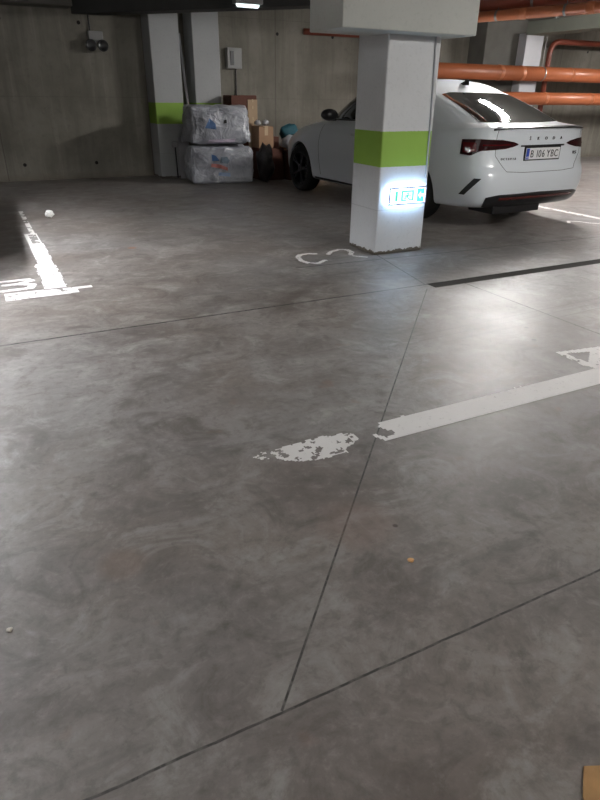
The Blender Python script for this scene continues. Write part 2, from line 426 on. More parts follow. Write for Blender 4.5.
# lights
def fixture(x, y, label, L=1.3, rz=0, mat='tube', z=None, W=.16, added_louvre=False):
    z = 2.50 if z is None else z
    t = thing('ceiling_light', label, 'ceiling light', (x, y, z), rz, None)
    bm = bmesh.new(); bx(bm, -L / 2, L / 2, -W / 2, W / 2, -.05, 0, bev=.01); obj('light_body', bm, M['fixture'], t)
    bm = bmesh.new()
    for s in (-1, 1):
        rd = bmesh.new(); tube(rd, [(s * L * .4, 0, -.002), (s * L * .4, 0, CZ - z)], .006, 6)
        obj('suspension_rod', rd, M['steel'], t)
    if added_louvre:
        lv = bmesh.new()  # unseen blades added to cut the light reaching the back wall
        for s in (-1, 1): bx(lv, -L / 2, L / 2, s * (W / 2 + .002) - .002, s * (W / 2 + .002) + .002, -.125, -.04)
        k = int(L / .11)
        for i in range(k + 1): bx(lv, -L / 2 + i * L / k - .0015, -L / 2 + i * L / k + .0015, -W / 2, W / 2, -.125, -.084)
        obj('added_louvre', lv, M['added_louvre'], t)
    for s in (-1, 1): tube(bm, [(-L / 2 + .04, s * W / 4, -.065), (L / 2 - .04, s * W / 4, -.065)], .016, 10)
    obj('lamp_tube', bm, M[mat], t, True)
    return t
fixture(7.12, 6.9, 'long tube light over the right side of the parked car', rz=PI / 2)
fixture(-.92, 6.3, 'long tube light over the left bays', rz=PI / 2, mat='tube_left', added_louvre=True)
fixture(-1.9, 4.0, 'unseen fill light added over the aisle at the left', L=1.3, rz=0, mat='tube_left', added_louvre=True)  # added lamp, brightens the left half of the floor
fixture(.9, -2.6, 'unseen fill light added on the aisle ceiling behind the viewer', rz=0, mat='fill_tube_rear')  # added lamp for general light on the foreground floor
fixture(5.2, 1.0, 'unseen fill light added over the aisle right of the viewer', rz=0, mat='fill_tube_right')  # added lamp, lights the car rear and the pillar front
fixture(12.5, 8.2, 'long tube light over the far right bays', rz=PI / 2)
t = thing('bulkhead_light', 'small lit bulkhead lamp under the ceiling left of the pillar head', 'ceiling light', (3.80, 9.10, 2.42))
obj('light_body', box(-.2, .2, -.08, .08, 0, CZ - 2.42, bev=.01), M['steel_box'], t)
bm = bmesh.new(); lathe(bm, [(.012, -.17), (.032, -.15), (.034, .15), (.012, .17)], 16, 'X', (0, 0, -.008)); obj('lens', bm, M['tube_dim'], t, True)

# ------------------------------------------------------------------ lit exit sign on the pillar
t = thing('exit_sign', 'glowing white and green emergency exit sign on the near pillar', 'exit sign', (3.455, 4.688, .52))
Wd, Hh, Dp = .195, .066, .045
obj('sign_housing', box(-Wd, Wd, -Dp, -.002, -Hh, Hh, bev=.004), M['sign_edge'], t)
bm = bmesh.new()
for a in ((-Wd - .008, Wd + .008, Hh - .004, Hh + .010), (-Wd - .008, Wd + .008, -Hh - .010, -Hh + .004)):
    bx(bm, a[0], a[1], -Dp - .006, -Dp + .004, a[2], a[3])
for a in (-Wd - .008, Wd - .004): bx(bm, a, a + .014, -Dp - .006, -Dp + .004, -Hh, Hh)
obj('frame', bm, M['housing'], t)
obj('lit_panel', box(-Wd + .01, Wd - .01, -Dp - .003, -Dp + .002, -Hh + .006, Hh - .006), M['sign_lit'], t)
def pict(name, rects, mat):
    bm = bmesh.new()
    for (a, b_, c_, d_) in rects: bx(bm, a, b_, -Dp - .006, -Dp - .0025, c_, d_)
    return obj(name, bm, mat, t)
pict('green_bar', [(-.135, -.112, -.042, .042)], M['sign_green'])
pict('door_pictogram', [(-.07, -.055, -.042, .045), (-.055, .06, .033, .045), (.048, .063, -.042, .045), (-.055, -.01, -.042, -.032), (.02, .048, -.042, -.032)], M['sign_green'])
bm = bmesh.new()
def flat_poly(bm, poly, y0, y1):
    a = [bm.verts.new((x, y0, z)) for x, z in poly]; b2 = [bm.verts.new((x, y1, z)) for x, z in poly]; n = len(poly)
    bm.faces.new(a); bm.faces.new(b2[::-1])
    for i in range(n): bm.faces.new((a[i], b2[i], b2[(i + 1) % n], a[(i + 1) % n]))
y0, y1 = -Dp - .006, -Dp - .0025
flat_poly(bm, [(.0 + .009 * math.cos(q * PI / 6), .020 + .009 * math.sin(q * PI / 6)) for q in range(12)], y0, y1)
flat_poly(bm, [(-.016, .006), (.004, .011), (.012, .004), (-.001, -.014), (-.014, -.012)], y0, y1)
flat_poly(bm, [(-.001, -.014), (.018, -.02), (.026, -.030), (.018, -.034), (.006, -.026), (-.01, -.016)], y0, y1)
flat_poly(bm, [(-.014, -.010), (-.022, -.026), (-.040, -.028), (-.040, -.020), (-.028, -.018), (-.022, -.006)], y0, y1)
flat_poly(bm, [(.004, .011), (.028, .006), (.034, -.004), (.028, -.006), (.02, .0), (.006, .003)], y0, y1)
flat_poly(bm, [(-.016, .006), (-.034, .002), (-.036, -.008), (-.030, -.008), (-.026, -.004), (-.014, -.002)], y0, y1)
obj('running_figure', bm, M['sign_green'], t)
pict('arrow_field', [(.105, Wd - .012, -.058, .058)], M['sign_teal'])
bm = bmesh.new(); flat_poly(bm, [(.112, 0), (.14, .032), (.14, .012), (.178, .012), (.178, -.012), (.14, -.012), (.14, -.032)], -Dp - .009, -Dp - .006)
obj('arrow', bm, M['sign_lit'], t)

# ------------------------------------------------------------------ floor markings
def ragged(name, label, cat, x0, x1, y0, y1, fn, cell=.008, z=.0016, mat=None):
    """painted patch with torn edges: small cells kept where fn(x,y) is true"""
    bm = bmesh.new(); vs = {}
    nx, ny = int(round((x1 - x0) / cell)), int(round((y1 - y0) / cell))
    def v(i, j):
        if (i, j) not in vs: vs[(i, j)] = bm.verts.new((x0 + i * cell, y0 + j * cell, z))
        return vs[(i, j)]
    for i in range(nx):
        for j in range(ny):
            if fn(x0 + (i + .5) * cell, y0 + (j + .5) * cell):
                bm.faces.new((v(i, j), v(i + 1, j), v(i + 1, j + 1), v(i, j + 1)))
    for f in bm.faces: f.normal_update()
    o = obj(name, bm, mat or M['paint'], recalc=False)
    if o.data.polygons and o.data.polygons[0].normal.z < 0: o.data.flip_normals()
    return tag(o, label, cat)
def nz(x, y, s, o=0): return noise.fractal(Vector((x * s + o, y * s, .3)), 1.0, 2.0, 5)
def stripe_fn(x, y):
    e = nz(x, y, 22) * .004
    if not (1.82 + e < y < 1.972 + e): return False
    return x > 1.355 + .25 * (y - 1.82) + nz(x, y, 16, 5) * .10
ragged('painted_stripe', 'long white painted floor stripe running right across the aisle', 'floor marking', 1.25, 5.6, 1.78, 2.02, stripe_fn, .01)
def frag_fn(x, y):
    if not (.74 < x < 1.26): return False
    up = 1.968 + .02 * nz(x, y, 20); lo = 1.815 + max(0, (1.0 - x)) * .56
    if x > 1.16: up -= (x - 1.16) * .25; lo += (x - 1.10) * .4
    if not (lo + .012 * nz(x, y, 30, 3) < y < up): return False
    n = nz(x, y, 30, 9) + .35 * nz(x, y, 9, 2)
    t = .34 if x > .98 else .04 + (x - .75) * 1.0
    return n < t
ragged('painted_stripe', 'ragged worn piece of white stripe broken off left of the crack', 'floor marking', .72, 1.28, 1.78, 2.0, frag_fn, .007)

def worn(x, y, t=.35, s=18, o=0): return nz(x, y, s, o) < t
def bay_fn(x, y):
    if y > 8.5: return False
    w0, w1 = .345 - (.03 if y < 5.6 else 0), .47
    if y < 6.45: return w0 + .008 * nz(x, y, 14) < x < w1 + .008 * nz(x, y, 14, 4) and worn(x, y, .8)
    if y < 6.95: return (w0 < x < w1) and (x < .375 or x > .455 or y > 6.9 or worn(x, y, -.25))
    return .40 < x < .45 and worn(x, y, -.02, 6)
ragged('bay_line', 'worn white line between parking bays running back to the wall on the left', 'floor marking', .2, .6, 4.79, 8.6, bay_fn, .012)
ragged('bay_end_bar', 'thin white cross bar closing the bay line at the left edge', 'floor marking', .02, .66, 4.58, 4.82,
       lambda x, y: (4.60 + .03 * (x - .3) < y < 4.76 + (.0 if x > .3 else .02) and .03 < x < .53 and worn(x, y, .5)) or (4.70 < y < 4.76 and .5 < x < .64), .01, .0018)
def arc_strokes(name, label, strokes, w, cell=.008, t=.4):
    xs = [q[0] for s in strokes for q in s]; ys = [q[1] for s in strokes for q in s]
    def dist(x, y):
        best = 9
        for s in strokes:
            for (ax, ay), (bx_, by_) in zip(s, s[1:]):
                dx, dy = bx_ - ax, by_ - ay; L2 = dx * dx + dy * dy + 1e-9
                k = max(0, min(1, ((x - ax) * dx + (y - ay) * dy) / L2))
                best = min(best, math.hypot(x - ax - k * dx, y - ay - k * dy))
        return best
    return ragged(name, label, 'floor marking', min(xs) - w, max(xs) + w, min(ys) - w, max(ys) + w,
                  lambda x, y: dist(x, y) < w / 2 + .004 * nz(x, y, 20) and worn(x, y, t), cell)
arc_strokes('painted_digit', 'worn round white digit on the floor, leftmost before the pillar foot', [[(2.55, 4.985), (2.49, 4.92), (2.455, 4.78), (2.48, 4.67), (2.55, 4.64), (2.65, 4.70)], [(2.56, 4.985), (2.64, 4.99), (2.69, 4.96)]], .045)
arc_strokes('painted_digit', 'worn hooked white digit on the floor touching the left of the pillar foot', [[(2.80, 4.90), (2.87, 4.975), (2.98, 5.02), (3.05, 4.98), (3.04, 4.88), (2.98, 4.80)]], .045)
arc_strokes('painted_dash', 'short white painted dash at the pillar foot corner', [[(2.98, 4.74), (3.06, 4.66)]], .035)
arc_strokes('painted_digit', 'white painted digit at the left edge behind the cross bar', [[(.02, 5.13), (.22, 5.13), (.24, 5.08), (.14, 5.02), (.05, 5.02)], [(.14, 5.02), (.24, 4.96), (.22, 4.87), (-.02, 4.86)]], .055, t=2)
# white number at the right edge of the frame
def four_fn(x, y):
    def tri(p, a, b_, c_):
        def s(u, v, w_): return (u[0] - w_[0]) * (v[1] - w_[1]) - (v[0] - w_[0]) * (u[1] - w_[1])
        d1, d2, d3 = s(p, a, b_), s(p, b_, c_), s(p, c_, a)
        return not ((d1 < 0 or d2 < 0 or d3 < 0) and (d1 > 0 or d2 > 0 or d3 > 0))
    p_ = (x, y)
    out = tri(p_, (2.815, 2.235), (3.30, 2.16), (2.80, 1.955)) or tri(p_, (3.30, 2.16), (2.80, 1.955), (3.1, 1.95))
    return out and not tri(p_, (2.855, 2.195), (3.01, 2.155), (2.865, 2.045)) and worn(x, y, .5)
ragged('painted_digit', 'white painted triangular digit at the right edge beside the long stripe', 'floor marking', 2.76, 3.4, 1.96, 2.27, four_fn, .007)
ragged('bay_line', 'white bay line on the floor right of the parked car', 'floor marking', 6.60, 6.95, 3.8, 9.5,
       lambda x, y: 6.74 + .01 * nz(x, y, 9) < x < 6.84 + .01 * nz(x, y, 9, 2) and worn(x, y, .5), .012)
arc_strokes('painted_digit', 'small worn white digit marks on the floor behind the car at right', [[(6.2, 5.12), (6.28, 5.2), (6.38, 5.12), (6.42, 5.0), (6.5, 4.92)]], .04, t=2)

# litter
def blob(r, sq=(1, 1, 1), amp=.25, sd=0, sub=3, sc=4.0):
    bm = bmesh.new(); bmesh.ops.create_icosphere(bm, subdivisions=sub, radius=1)
    for v in bm.verts:
        n = noise.noise(v.co * sc * .5 + Vector((sd, 0, 0))) + .5 * noise.noise(v.co * sc + Vector((0, sd, 0)))
        v.co = v.co * (1 + amp * n); v.co = Vector((v.co.x * sq[0], v.co.y * sq[1], v.co.z * sq[2])) * r
    lo = min(v.co.z for v in bm.verts)
    for v in bm.verts: v.co.z -= lo
    return bm
o = obj('paper_ball', blob(.045, (1.1, 1, .9), .3, 2), simple('bright_paper', (.8, .8, .78), .8, .05, 10, .1), smooth=False); o.location = (.70, 7.81, 0)
tag(o, 'small crumpled white paper ball on the floor at left', 'litter')
o = obj('dry_leaf', blob(.011, (1, .8, .4), .5, 3, 2), simple('pale_orange_leaf', (.75, .42, .18), .7, .2, 30)); o.location = (1.0, 1.16, 0)
tag(o, 'tiny orange scrap on the floor below the ragged stripe piece', 'litter')
o = obj('paper_scrap', blob(.008, (1, 1, .5), .4, 5, 2), simple('pale_scrap', (.6, .56, .48), .7, .2, 30)); o.location = (-.155, 1.42, 0)
tag(o, 'tiny pale scrap on the floor at the lower left edge', 'litter')
bm = bmesh.new(); prism(bm, [(.947, .449), (.982, .432), (1.06, .39), (1.0, .28), (.88, .375), (.890, .402)], 0, .006)
bmesh.ops.bevel(bm, geom=list(bm.edges), offset=.0015, segments=1, affect='EDGES')
tag(obj('cardboard_scrap', bm, simple('torn_orange_cardboard', (.42, .24, .10), .85, .3, 25, .3)), 'torn brown cardboard piece in the lower right corner', 'litter')

# ------------------------------------------------------------------ the pile beside the pillars
def pack(x, y, z, sx, sy, sz, rz, sd, label):
    t = thing('wrapped_pack', label, 'pack', (x, y, z), rz)
    bm = box(-sx / 2, sx / 2, -sy / 2, sy / 2, 0, sz, bev=.07, seg=3)
    bmesh.ops.subdivide_edges(bm, edges=list(bm.edges), cuts=9, use_grid_fill=True)
    for v in bm.verts:
        c_ = v.co
        n = noise.noise(c_ * 3.2 + Vector((sd, 0, 0))) * .09 + noise.noise(Vector((c_.x * 9, c_.y * 9, c_.z * 5)) + Vector((0, sd, 0))) * .05 + abs(noise.noise(c_ * 14 + Vector((sd, sd, 0)))) * .035
        d = Vector((c_.x, c_.y, (c_.z - sz / 2) * .7)).normalized()
        if c_.z > .04: v.co = c_ + d * n
    for v in bm.verts:
        if v.co.z < 0: v.co.z = 0
        if v.co.z > sz: v.co.z = sz + (v.co.z - sz) * .3
    o = obj('wrapping', bm, M['wrap'], t, True)
    return t, o
def decal_on(o, name, poly, mat, parent, y=-3, off=.006, fan=10):
    """print on the front (-Y side) of a bag: polygon in x,z projected on its surface"""
    bv = BVHTree.FromObject(o, bpy.context.evaluated_depsgraph_get())
    bm = bmesh.new(); cx = sum(q[0] for q in poly) / len(poly); cz = sum(q[1] for q in poly) / len(poly)
    pl = []
    for a, b_ in zip(poly, poly[1:] + poly[:1]):
        for k in range(4): pl.append((a[0] + (b_[0] - a[0]) * k / 4, a[1] + (b_[1] - a[1]) * k / 4))
    rings = []
    for s in range(1, 6):
        ring = []
        for q in pl:
            x_, z_ = cx + (q[0] - cx) * s / 5, cz + (q[1] - cz) * s / 5
            h = bv.ray_cast(Vector((x_, y, z_)), Vector((0, 1, 0)))[0]
            ring.append(bm.verts.new((x_, (h.y if h else 0) - off, z_)))
        rings.append(ring)
    bm.faces.new(rings[0])
    for a, b_ in zip(rings, rings[1:]):
        for k in range(len(pl)): bm.faces.new((a[k], a[(k + 1) % len(pl)], b_[(k + 1) % len(pl)], b_[k]))
    return obj(name, bm, mat, parent)
bpy.context.view_layer.update()
t, o = pack(3.66, 10.18, 0, .98, .60, .57, -.16, 1.0, 'lower of two big packs in crumpled pale plastic wrap beside the wall pillars')
bpy.context.view_layer.update()
decal_on(o, 'blue_print', [(-.16, .36), (-.17, .46), (-.10, .44), (-.04, .36)], M['logo_blue'], t)
decal_on(o, 'grey_print', [(-.03, .33), (-.02, .42), (.08, .42), (.13, .36), (.10, .31)], M['logo_grey'], t)
decal_on(o, 'red_print', [(-.18, .27), (-.17, .32), (-.02, .30), (.10, .25), (.10, .20), (-.02, .24)], M['logo_red'], t)
decal_on(o, 'pale_print', [(-.06, .13), (-.05, .18), (.14, .17), (.14, .11)], M['logo_sky'], t)
t, o = pack(3.66, 10.20, .60, .92, .56, .56, -.10, 7.0, 'upper of two big packs in crumpled pale plastic wrap, on top of the other')
bpy.context.view_layer.update()
decal_on(o, 'blue_print', [(-.26, .24), (-.18, .38), (-.09, .30), (-.08, .22)], M['logo_blue'], t)
decal_on(o, 'dark_hole', [(.05, .30), (.06, .35), (.10, .36), (.10, .31)], M['ink'], t)
decal_on(o, 'pale_print', [(-.22, .02), (-.20, .07), (.25, .08), (.22, .03)], simple('pale_violet_print', (.40, .34, .42), .5, .2, 10), t)

def carton(x, y, z, sx, sy, sz, rz, label, mat='card', tape=True, name='cardboard_box'):
    t = thing(name, label, 'box', (x, y, z), rz)
    obj('carton', box(-sx / 2, sx / 2, -sy / 2, sy / 2, 0, sz, bev=.006), M[mat], t)
    bm = bmesh.new(); bx(bm, -sx / 2 + .01, -.003, -sy / 2 + .01, sy / 2 - .01, sz - .002, sz + .005); bx(bm, .003, sx / 2 - .01, -sy / 2 + .01, sy / 2 - .01, sz - .002, sz + .005)
    obj('flaps', bm, M[mat], t)
    if tape: obj('tape_strip', box(-.03, .03, -sy / 2 - .002, sy / 2 + .002, sz * .6, sz + .007), M['tape'], t)
    return t
t = carton(4.30, 10.75, 0, .46, .40, 1.30, 0, 'tall narrow cardboard box standing behind the wrapped packs', 'card_dark', False, 'tall_carton')
obj('pale_side_panel', box(.06, .235, -.215, -.195, .0, 1.24, bev=.004), M['card_pale'], t)
for zz in (1.20, 1.10, .93, .80, .52):
    obj('glint_pad', box(.13, .16, -.222, -.214, zz, zz + .045, bev=.002), M['tape'], t)  # small pale pads stand in for bright reflections on the box
carton(4.60, 10.28, 0, .42, .40, .50, .05, 'wide dark brown cardboard box on the floor between the packs and the car', 'card_dark', False)
carton(4.52, 10.30, .508, .27, .30, .33, .02, 'tan cardboard box standing on the dark wide box', 'card')
o = obj('small_box', box(-.06, .06, -.06, .06, 0, .17, bev=.004), M['card_dark']); o.location = (4.74, 10.30, .508); tag(o, 'small dark red box beside the tan carton', 'box')
for i, (dx, dy, r, k, l) in enumerate(((-.08, -.06, .045, 'white_plastic', 'small white bundle on the tan carton, left one'), (.07, -.03, .048, 'white_plastic', 'small white bundle on the tan carton, right one'), (-.03, .09, .045, 'black_plastic', 'small black bundle on the tan carton'))):
    o = obj('small_bundle', blob(r, (1.1, 1, .9), .35, i + 9), M[k], smooth=True); o.location = (4.50 + dx, 10.32 + dy, .852); tag(o, l, 'bundle')
o = obj('white_bag', blob(.15, (1.1, .8, .75), .3, 12), M['white_plastic'], smooth=True); o.location = (4.93, 10.05, .47); tag(o, 'white plastic bag beside the front of the parked car', 'bag')
carton(5.04, 10.12, 0, .38, .38, .46, .1, 'low dark box beneath the white plastic bag', 'card_dark', False)
o = obj('black_bag', blob(.24, (.55, .7, 1.15), .35, 21), M['black_plastic'], smooth=True); o.location = (4.36, 9.86, 0); tag(o, 'black rubbish bag on the floor right of the wrapped packs', 'bag')
t = thing('backpack', 'teal backpack on boxes behind the car front', 'backpack', (5.13, 10.50, .515))
obj('pouch', blob(.17, (1.05, .7, 1.0), .3, 31), M['teal'], t, True)
o = obj('strap', blob(.10, (1., .5, .9), .3, 33), M['black_plastic'], t, True); o.location = (.06, -.12, .02)
carton(5.26, 10.60, 0, .40, .4, .505, 0, 'brown cardboard box under the teal backpack', 'card')
o = obj('plastic_bag', blob(.10, (1.5, .8, .5), .4, 37), simple('pale_blue_bag', (.35, .42, .50), .4, .1, 9), smooth=True); o.location = (5.72, 10.6, .705); tag(o, 'pale blue plastic bag behind the bonnet of the car', 'bag')
carton(5.72, 10.7, 0, .36, .4, .69, 0, 'upright cardboard box hidden mostly by the car front', 'card_pale')

# ------------------------------------------------------------------ the car (local: x right, y forward, rear bumper at y=0)
def cr(pts, t):
    """catmull-rom over 2D points"""
    n = len(pts) - 1; f = t * n; i = min(int(f), n - 1); u = f - i
    P = [pts[max(0, i - 1)], pts[i], pts[i + 1], pts[min(n, i + 2)]]
    return tuple(.5 * ((2 * P[1][k]) + (-P[0][k] + P[2][k]) * u + (2 * P[0][k] - 5 * P[1][k] + 4 * P[2][k] - P[3][k]) * u * u + (-P[0][k] + 3 * P[1][k] - 3 * P[2][k] + P[3][k]) * u ** 3) for k in range(len(P[0])))
# ring: (yr, yf, W, z_rear, z_mid, z_front, corner_rear, corner_front)
RINGS = [
    (.42, 4.42, .66, .23, .20, .22, .30, .30),
    (.20, 4.50, .80, .24, .20, .20, .35, .40),
    (.09, 4.57, .865, .26, .23, .22, .40, .55),
    (.035, 4.64, .893, .34, .32, .30, .45, .65),
    (.0, 4.685, .912, .47, .45, .44, .45, .75),
    (.012, 4.69, .92, .60, .60, .56, .44, .80),
    (.055, 4.675, .918, .665, .70, .64, .44, .82),
    (.075, 4.645, .915, .76, .80, .69, .45, .85),
    (.075, 4.58, .898, .88, .885, .73, .50, .85),
    (.085, 4.50, .865, .985, .955, .80, .48, .82),
    (.070, 4.38, .835, 1.045, .99, .85, .45, .78),
    (.135, 4.15, .81, 1.055, 1.01, .91, .45, .75),
    (.26, 3.85, .795, 1.065, 1.025, .97, .42, .70),
    (.40, 3.48, .778, 1.08, 1.035, 1.025, .34, .50),
    (.52, 3.36, .758, 1.13, 1.075, 1.07, .32, .42),
    (.78, 3.12, .730, 1.235, 1.20, 1.22, .30, .40),
    (1.06, 2.86, .695, 1.325, 1.335, 1.36, .32, .42),
    (1.26, 2.68, .655, 1.39, 1.425, 1.44, .32, .45),
    (1.42, 2.50, .58, 1.465, 1.495, 1.485, .36, .45),
    (1.66, 2.32, .34, 1.515, 1.52, 1.50, .30, .30),
]
def outline(R):
    yr, yf, W, zr, zm, zf, c0, c1 = R
    L = yf - yr - c0 - c1
    H = [(0, yr, zr), (.30 * W, yr + .004, zr), (.58 * W, yr + .03 * c0, zr), (.80 * W, yr + .13 * c0, zr), (.925 * W, yr + .38 * c0, zr * .92 + zm * .08), (.975 * W, yr + c0, zr * .65 + zm * .35)]
    for s in (.14, .30, .5, .7, .86):
        zz = zm + (zr - zm) * max(0, .35 - s) + (zf - zm) * max(0, s - .6) * .6
        H.append((W * (1 if .2 < s < .8 else .995), yr + c0 + L * s, zz))
    H += [(.975 * W, yf - c1, zm * .66 + zf * .34), (.915 * W, yf - .55 * c1, zm * .3 + zf * .7), (.78 * W, yf - .24 * c1, zf), (.54 * W, yf - .08 * c1, zf), (.28 * W, yf - .02 * c1, zf), (0, yf, zf)]
    return H
def build_car(name, label, paint, loc, rz, plate=True):
    root = thing(name, label, 'car', loc, rz)
    bm = bmesh.new(); rings = []
    for R in RINGS:
        H = outline(R)
        left = [(-x, y, z) for x, y, z in H[1:-1]][::-1]
        rings.append([bm.verts.new(p) for p in H + left])
    n = len(rings[0])
    for a, b_ in zip(rings, rings[1:]):
        for k in range(n): bm.faces.new((a[k], a[(k + 1) % n], b_[(k + 1) % n], b_[k]))
    # roof and underside: strips across
    def cap(r, flip):
        h = n // 2
        for k in range(h):
            a, b_, c_, d_ = r[k], r[k + 1], r[(n - k - 1) % n], r[(n - k) % n]
            vs = [];
            for q in (a, b_, c_, d_):
                if q not in vs: vs.append(q)
            if len(vs) > 2: bm.faces.new(vs[::-1] if flip else vs)
    cap(rings[0], True); cap(rings[-1], False)
    cl = bm.edges.layers.float.get('crease_edge') or bm.edges.layers.float.new('crease_edge')
    def crease(ri, val, pred=lambda p: True):
        r = rings[ri]
        for k in range(n):
            e = bm.edges.get((r[k], r[(k + 1) % n]))
            if e and pred((r[k].co + r[(k + 1) % n].co) / 2): e[cl] = val
    crease(10, .75, lambda p: p.y < .4)      # spoiler edge
    crease(8, .45, lambda p: abs(p.x) > .8)   # shoulder line
    crease(6, .35, lambda p: p.y < .4)
    crease(13, .8)
    body = obj('body', bm, paint, root, True)
    m = body.modifiers.new('s', 'SUBSURF'); m.levels = 3; m.render_levels = 3
    root.location = (0, 0, 0); root.rotation_euler = (0, 0, 0)
    bpy.context.view_layer.update()
    dg = bpy.context.evaluated_depsgraph_get()
    smooth_me = bpy.data.meshes.new_from_object(body.evaluated_get(dg))
    bv = BVHTree.FromPolygons([v.co.copy() for v in smooth_me.vertices], [tuple(p.vertices) for p in smooth_me.polygons])
    # wheel arches
    cut = bmesh.new()
    for yy in (1.11, 3.80):
        for s in (-1, 1):
            h0, h1 = (.62, 1.1) if s > 0 else (-1.1, -.62)
            lathe(cut, [(.368, h0), (.368, h1)], 56, 'X', (0, yy, .335))
    co = obj('cutter', cut, paint)
    bo = body.modifiers.new('b', 'BOOLEAN'); bo.operation = 'DIFFERENCE'; bo.object = co; bo.solver = 'EXACT'
    bpy.context.view_layer.update(); dg = bpy.context.evaluated_depsgraph_get()
    new = bpy.data.meshes.new_from_object(body.evaluated_get(dg))
    body.modifiers.clear(); body.data = new; body.data.name = 'body'
    bpy.data.objects.remove(co)
    for p_ in new.polygons: p_.use_smooth = True
    try: new.set_sharp_from_angle(angle=math.radians(42))
    except Exception: pass
    # --- projection helpers
    def cast(o_, d_):
        h = bv.ray_cast(Vector(o_), Vector(d_).normalized()); return (h[0], h[1]) if h[0] else (None, None)
    def P_rear(x, z): return cast((x, -3, z), (0, 1, 0))
    def P_left(y, z): return cast((-3, y, z), (1, 0, 0))
    def P_right(y, z): return cast((3, y, z), (-1, 0, 0))
    def P_front(x, z): return cast((x, 8, z), (0, -1, 0))
    def P_top(x, y): return cast((x, y, 4), (0, 0, -1))
    def P_rad(a, z, cy=1.0):   # angle from straight back, positive to the right
        d = Vector((math.sin(a), -math.cos(a), 0)); return cast(Vector((0, cy, z)) + d * 4, -d)
    def lin(pts, u):
        L = [0]
        for a, b_ in zip(pts, pts[1:]): L.append(L[-1] + math.dist(a, b_))
        t_ = u * L[-1]
        for i in range(len(pts) - 1):
            if t_ <= L[i + 1] + 1e-9:
                k = (t_ - L[i]) / max(1e-9, L[i + 1] - L[i]); return [p + (q - p) * k for p, q in zip(pts[i], pts[i + 1])]
        return list(pts[-1])
    def panel(nm, top, bot, proj, mat, off=.004, nu=24, nv=10, par=None, thick=.012):
        bm = bmesh.new(); g = []
        for j in range(nv + 1):
            row = []
            for i in range(nu + 1):
                a = lin(top, i / nu); b_ = lin(bot, i / nu); v = j / nv
                q = [a[k] + (b_[k] - a[k]) * v for k in range(2)]
                h, nn = proj(*q)
                row.append((h, nn))
            g.append(row)
        V = [[bm.verts.new(h + nn * off) if h else None for h, nn in row] for row in g]
        for j in range(nv):
            for i in range(nu):
                f = [V[j][i], V[j][i + 1], V[j + 1][i + 1], V[j + 1][i]]
                if all(f): bm.faces.new(f)
        # skirt into the body
        be = [e for e in bm.edges if e.is_boundary]
        r = bmesh.ops.extrude_edge_only(bm, edges=be)
        nm_ = {}
        for j in range(nv + 1):
            for i in range(nu + 1):
                if V[j][i]: nm_[V[j][i].co.copy().freeze()] = g[j][i][1]
        for v in [q for q in r['geom'] if isinstance(q, bmesh.types.BMVert)]:
            nn = nm_.get(v.co.copy().freeze())
            if nn: v.co -= nn * thick
        o_ = obj(nm, bm, mat, par or root, True)
        try: o_.data.set_sharp_from_angle(angle=math.radians(50))
        except Exception: pass
        return o_
    def seam(nm, pts, proj, r=.0035, mat=None, n=30, sink=.001):
        P = []
        for i in range(n + 1):
            h, nn = proj(*lin(pts, i / n))
            if h: P.append(h + nn * (-sink))
        bm = bmesh.new(); tube(bm, P, r, 6); return obj(nm, bm, mat or M['seam'], root)
    # --- glass
    panel('rear_window', [(-.53, 1.345), (-.4, 1.365), (.4, 1.365), (.53, 1.345)], [(-.60, 1.085), (-.3, 1.08), (.3, 1.08), (.60, 1.085)], P_rear, M['glass'], nv=14)
    panel('windscreen', [(-.48, 1.37), (.48, 1.37)], [(-.66, 1.035), (.66, 1.035)], P_front, M['glass'], nv=14)
    for nm, pr in (('left', P_left), ('right', P_right)):
        panel('front_side_window', [(3.14, 1.07), (2.86, 1.285), (2.15, 1.39)], [(3.10, 1.04), (2.15, 1.04)], pr, M['glass'])
        panel('rear_side_window', [(2.07, 1.36), (1.75, 1.355), (1.55, 1.34)], [(2.07, 1.04), (1.55, 1.05)], pr, M['glass'])
        panel('quarter_window', [(1.51, 1.325), (1.28, 1.25)], [(1.51, 1.06), (1.38, 1.09)], pr, M['glass'], nu=8)
        # black frame around the glass
        seam('window_trim', [(3.30, 1.03), (2.88, 1.31), (2.15, 1.41), (1.75, 1.372), (1.52, 1.345), (1.24, 1.26), (1.37, 1.075), (1.45, 1.045), (3.22, 1.02)], pr, .010, M['trim'], 90, -.003)
        seam('door_gap', [(3.18, .96), (3.22, .7), (3.18, .30)], pr)
        seam('door_gap', [(2.10, 1.0), (2.10, .30)], pr)
        seam('door_gap', [(1.10, 1.0), (1.22, .75), (1.50, .45), (1.55, .30)], pr)
        seam('sill_trim', [(3.36, .245), (1.53, .245)], pr, .014, M['trim'], 30, -.002)
        for yy in (2.30, 1.30):
            h, nn = pr(yy, .865)
            s = -1 if nm == 'left' else 1
            bm = bmesh.new(); tube(bm, [Vector((h.x - .01 * s, yy + .10, .865)), Vector((h.x + .022 * s, yy + .08, .867)), Vector((h.x + .025 * s, yy - .06, .872)), Vector((h.x - .01 * s, yy - .09, .874))], .012, 8)
            obj('door_handle', bm, paint, root, True)
        # bumper slash vent, rear corner
        sg = -1 if nm == 'left' else 1
        PR = lambda a, z, sg=sg: P_rad(a * sg, z)
        panel('side_vent', [(.735, .56), (.80, .56)], [(.875, .385), (.935, .385)], PR, M['trim'], nu=5, nv=6)
        # tail lamps: outer on the corner, inner on the tailgate
        tl = panel('tail_lamp', [(.97, .925), (.79, .935), (.58, .930), (.44, .907), (.39, .888)], [(.97, .785), (.86, .775), (.77, .825), (.54, .845), (.44, .865), (.39, .882)], PR, M['lamp_dark'], nu=30, nv=8, off=.006)
        panel('lamp_lens', [(.95, .895), (.82, .90)], [(.94, .80), (.81, .815)], PR, M['lamp_red'], nu=10, nv=5, off=.010, par=tl)
